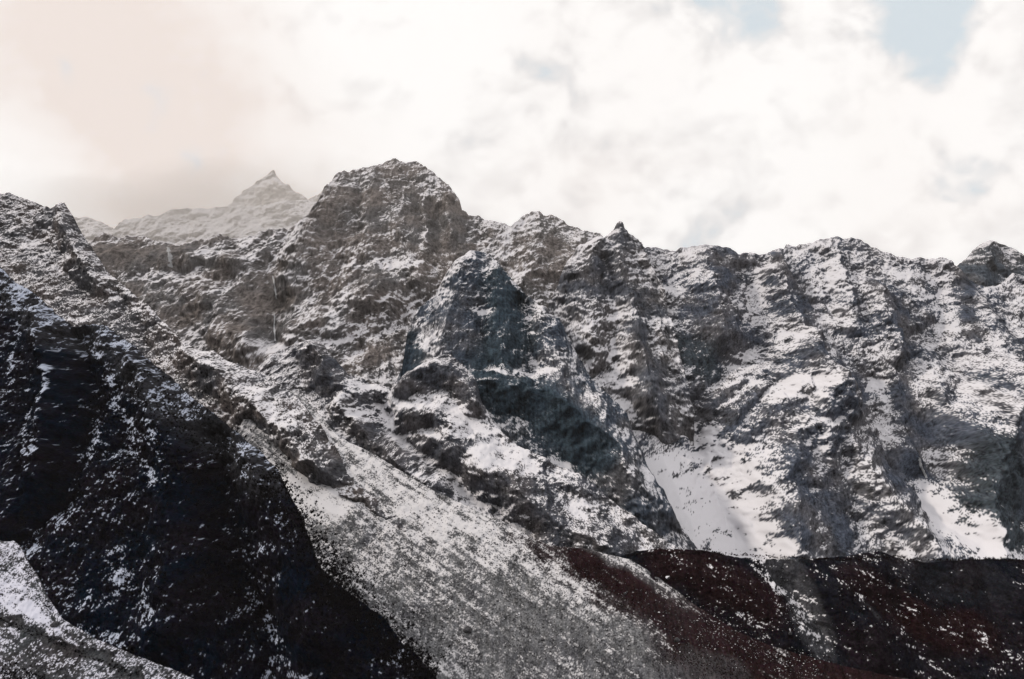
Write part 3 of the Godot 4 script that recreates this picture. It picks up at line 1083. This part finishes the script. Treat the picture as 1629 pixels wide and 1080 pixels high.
func icefall(label: String, m: Mountain, width: float, grey: float, line: Array) -> void:
	# ice frozen to a cliff: a ribbed curtain that bulges from the rock
	var chance := RandomNumberGenerator.new()
	chance.seed = int(line[0])
	var rows := []
	for k in range(0, line.size() - 3, 2):
		var n := maxi(2, int(Vector2(line[k], line[k + 1]).distance_to(Vector2(line[k + 2], line[k + 3])) / 2.0))
		for j in n:
			var t := float(j) / n
			var px: float = lerpf(line[k], line[k + 2], t)
			var py: float = lerpf(line[k + 1], line[k + 3], t)
			var w := width * chance.randf_range(0.45, 1.1)
			px += chance.randf_range(-0.25, 0.25) * width
			var row := []
			for c in 9:
				var f := c / 8.0 * 2.0 - 1.0
				row.append(spot(m, px + f * w, py) + Vector3(0, 0, (1.0 - f * f) * 2.2 * m.metre + (0.8 if c % 2 == 0 else 0.0) - 0.4 * m.metre))
			rows.append(row)
	var st := SurfaceTool.new()
	st.begin(Mesh.PRIMITIVE_TRIANGLES)
	for j in rows.size() - 1:
		for c in 8:
			for p in [rows[j][c], rows[j][c + 1], rows[j + 1][c], rows[j][c + 1], rows[j + 1][c + 1], rows[j + 1][c]]:
				st.add_vertex(p)
	st.generate_normals()
	var ice := StandardMaterial3D.new()
	ice.resource_name = "ice"
	ice.albedo_color = Color(grey, grey, grey * 1.02)
	ice.roughness = 0.55
	var o := commit("frozen_waterfall", st.commit(), ice, self)
	tag(o, label, "waterfall", "")


func build_details() -> void:
	var dome: Mountain = made["domed_mountain"]
	icefall("thin white frozen waterfall in the dark hollow below the dome, upper of two drops", dome, 1.5, 0.62, [434, 440, 437, 455, 441, 478])
	icefall("thin white frozen waterfall in the dark hollow below the dome, lower of two drops", dome, 1.5, 0.66, [437, 500, 436, 520, 438, 546])
	icefall("pale snow-choked icefall streak down the brown cliff at upper left", dome, 4.0, 0.5, [268, 394, 271, 408, 268, 424])
	var wall: Mountain = made["snowy_range"]
	icefall("small frozen waterfall above the snowfield at lower right", wall, 2.4, 0.6, [1462, 728, 1466, 745, 1474, 762])
	var fan: Mountain = made["scree_slope"]
	var bank: Mountain = made["moraine"]
	var spur: Mountain = made["dark_spur"]
	var near_bank: Mountain = made["snowy_bank"]
	var stones := [stone_mesh(3, 6, 0.7, 0.8), stone_mesh(4, 6, 0.55, 0.75), stone_mesh(5, 6, 0.8, 2.0), stone_mesh(6, 6, 0.5, 0.55)]
	var single := [
		[fan, 745, 1004, 4.6, 2, "long dark boulder alone on the lower scree"],
		[fan, 931, 871, 3.6, 3, "flat boulder capped with snow at the top of the red streak"],
		[fan, 1077, 1019, 3.0, 2, "dark boulder on the grey scree below the moraine"],
		[bank, 1062, 920, 3.4, 3, "lone white-capped boulder on the dark moraine face"],
		[near_bank, 86, 996, 2.6, 2, "black boulder at the edge of the snowy bank"],
	]
	for k in single.size():
		var b: Array = single[k]
		var o := commit("boulder", stones[b[4]], rock_material, self)
		o.position = spot(b[0], b[1], b[2]) + Vector3(0, b[3] * 0.15, 0)
		o.scale = Vector3.ONE * b[3]
		o.rotation = Vector3(0.1, k * 1.3, -0.35)
		tag(o, b[5], "boulder")
	var chance := RandomNumberGenerator.new()
	chance.seed = 99
	for k in 60:
		var m: Mountain = fan if k < 36 else bank
		var px := chance.randf_range(560, 1060) if k < 36 else chance.randf_range(1060, 1600)
		var py := 0.0
		if k < 36:
			py = chance.randf_range(maxf(860, 720 + (px - 560) * 0.5), 1060)
		else:
			py = chance.randf_range(905, 1010)
		var o := commit("boulder", stones[k % 4], rock_material, self)
		var size := 0.8 * pow(2.6, chance.randf())
		o.position = spot(m, px, py) + Vector3(0, size * 0.2, 0)
		o.scale = Vector3.ONE * size
		o.rotation = Vector3(chance.randf_range(-0.3, 0.3), chance.randf() * TAU, chance.randf_range(-0.5, 0.1))
		if k < 36:
			tag(o, "small grey block lying among the stones of the scree slope", "boulder", "boulders scattered on the scree slope")
		else:
			tag(o, "small grey block lying on the dark moraine bank", "boulder", "boulders scattered on the moraine")
	scatter("rubble", "loose grey stones covering the scree slope", "stones", stones[2], fan, 7000, 5, Vector2(0.25, 1.2), [[500, 860, 640, 1020, 40], [560, 820, 720, 1040, 70], [640, 820, 900, 1060, 80], [760, 850, 1040, 1050, 70], [700, 980, 1150, 1075, 50]])
	scatter("snow_rubble", "stones with snow on top on the scree and its lower edge", "stones", stones[1], fan, 1600, 6, Vector2(0.25, 1.1), [[560, 800, 900, 1060, 110], [800, 860, 1150, 1030, 70], [1100, 990, 1300, 1070, 30]])
	scatter("moraine_stones", "pale stones dotted over the dark moraine", "stones", stones[3], bank, 500, 7, Vector2(0.3, 1.0), [[1010, 885, 1250, 1000, 50], [1200, 900, 1320, 1040, 30], [1340, 890, 1500, 1000, 50], [1150, 950, 1600, 1030, 50]])
	var red := tuft_mesh(1, 14, Color(0.017, 0.0055, 0.005), 0.9)
	scatter("heather", "rust-red heather growing on the moraine", "heather", red, bank, 5200, 8, Vector2(0.8, 2.0), [[1010, 890, 1200, 950, 40], [1100, 920, 1270, 1000, 40], [1360, 900, 1560, 1010, 60], [1330, 960, 1640, 1020, 50]])
	scatter("scree_heather", "rust-red heather in streaks on the scree edge", "heather", red, fan, 3600, 9, Vector2(0.7, 1.7), [[835, 858, 1010, 965, 18], [930, 890, 1080, 1000, 16], [1150, 1035, 1400, 1085, 30], [1050, 1040, 1200, 1075, 20]])
	scatter("crest_heather", "low dark heather along the crest of the moraine", "heather", tuft_mesh(7, 16, Color(0.012, 0.006, 0.006), 0.9), bank, 900, 12, Vector2(0.8, 2.4), [[990, 884, 1130, 879, 2], [1130, 882, 1300, 891, 2], [1300, 891, 1440, 886, 2], [1440, 891, 1629, 892, 2]])
	var scrub := tuft_mesh(2, 26, Color(0.011, 0.010, 0.012), 0.8)
	scatter("scrub", "bare dark shrubs clinging to the dark spur", "shrubs", scrub, spur, 9000, 10, Vector2(1.2, 3.4), [[420, 760, 560, 960, 30], [500, 920, 690, 1085, 24], [60, 780, 420, 1000, 120], [150, 620, 420, 800, 80], [300, 900, 620, 1070, 70]])
	scatter("bank_scrub", "dark low shrubs at the foot of the snowy bank", "shrubs", scrub, near_bank, 500, 11, Vector2(0.6, 1.6), [[0, 1070, 70, 1085, 14], [0, 985, 220, 1078, 5], [70, 960, 250, 1055, 8]])


func build_wisps() -> void:
	var chance := RandomNumberGenerator.new()
	chance.seed = 17
	for k in 9:
		var px := 110.0 + k * 46.0 + chance.randf_range(-14, 14)
		var py := 350.0 - k * 3.6 + chance.randf_range(-10, 10)
		mist("torn wisps of pale mist drifting over the snow plateau below the horn", px, py, chance.randf_range(3100, 3900), Vector3(chance.randf_range(420, 760), chance.randf_range(90, 200), 700), chance.randf_range(0.0002, 0.0005))


func build_ground() -> void:
	var ground := StandardMaterial3D.new()
	ground.albedo_color = Color(0.2, 0.19, 0.18)
	ground.roughness = 1.0
	var plane := PlaneMesh.new()
	plane.size = Vector2(12000, 12000)
	var o := commit("valley_floor", plane, ground, self)
	o.position = Vector3(0, -116, -1500)
	tag(o, "grey valley floor below the scree and the moraine", "ground", "", "structure")
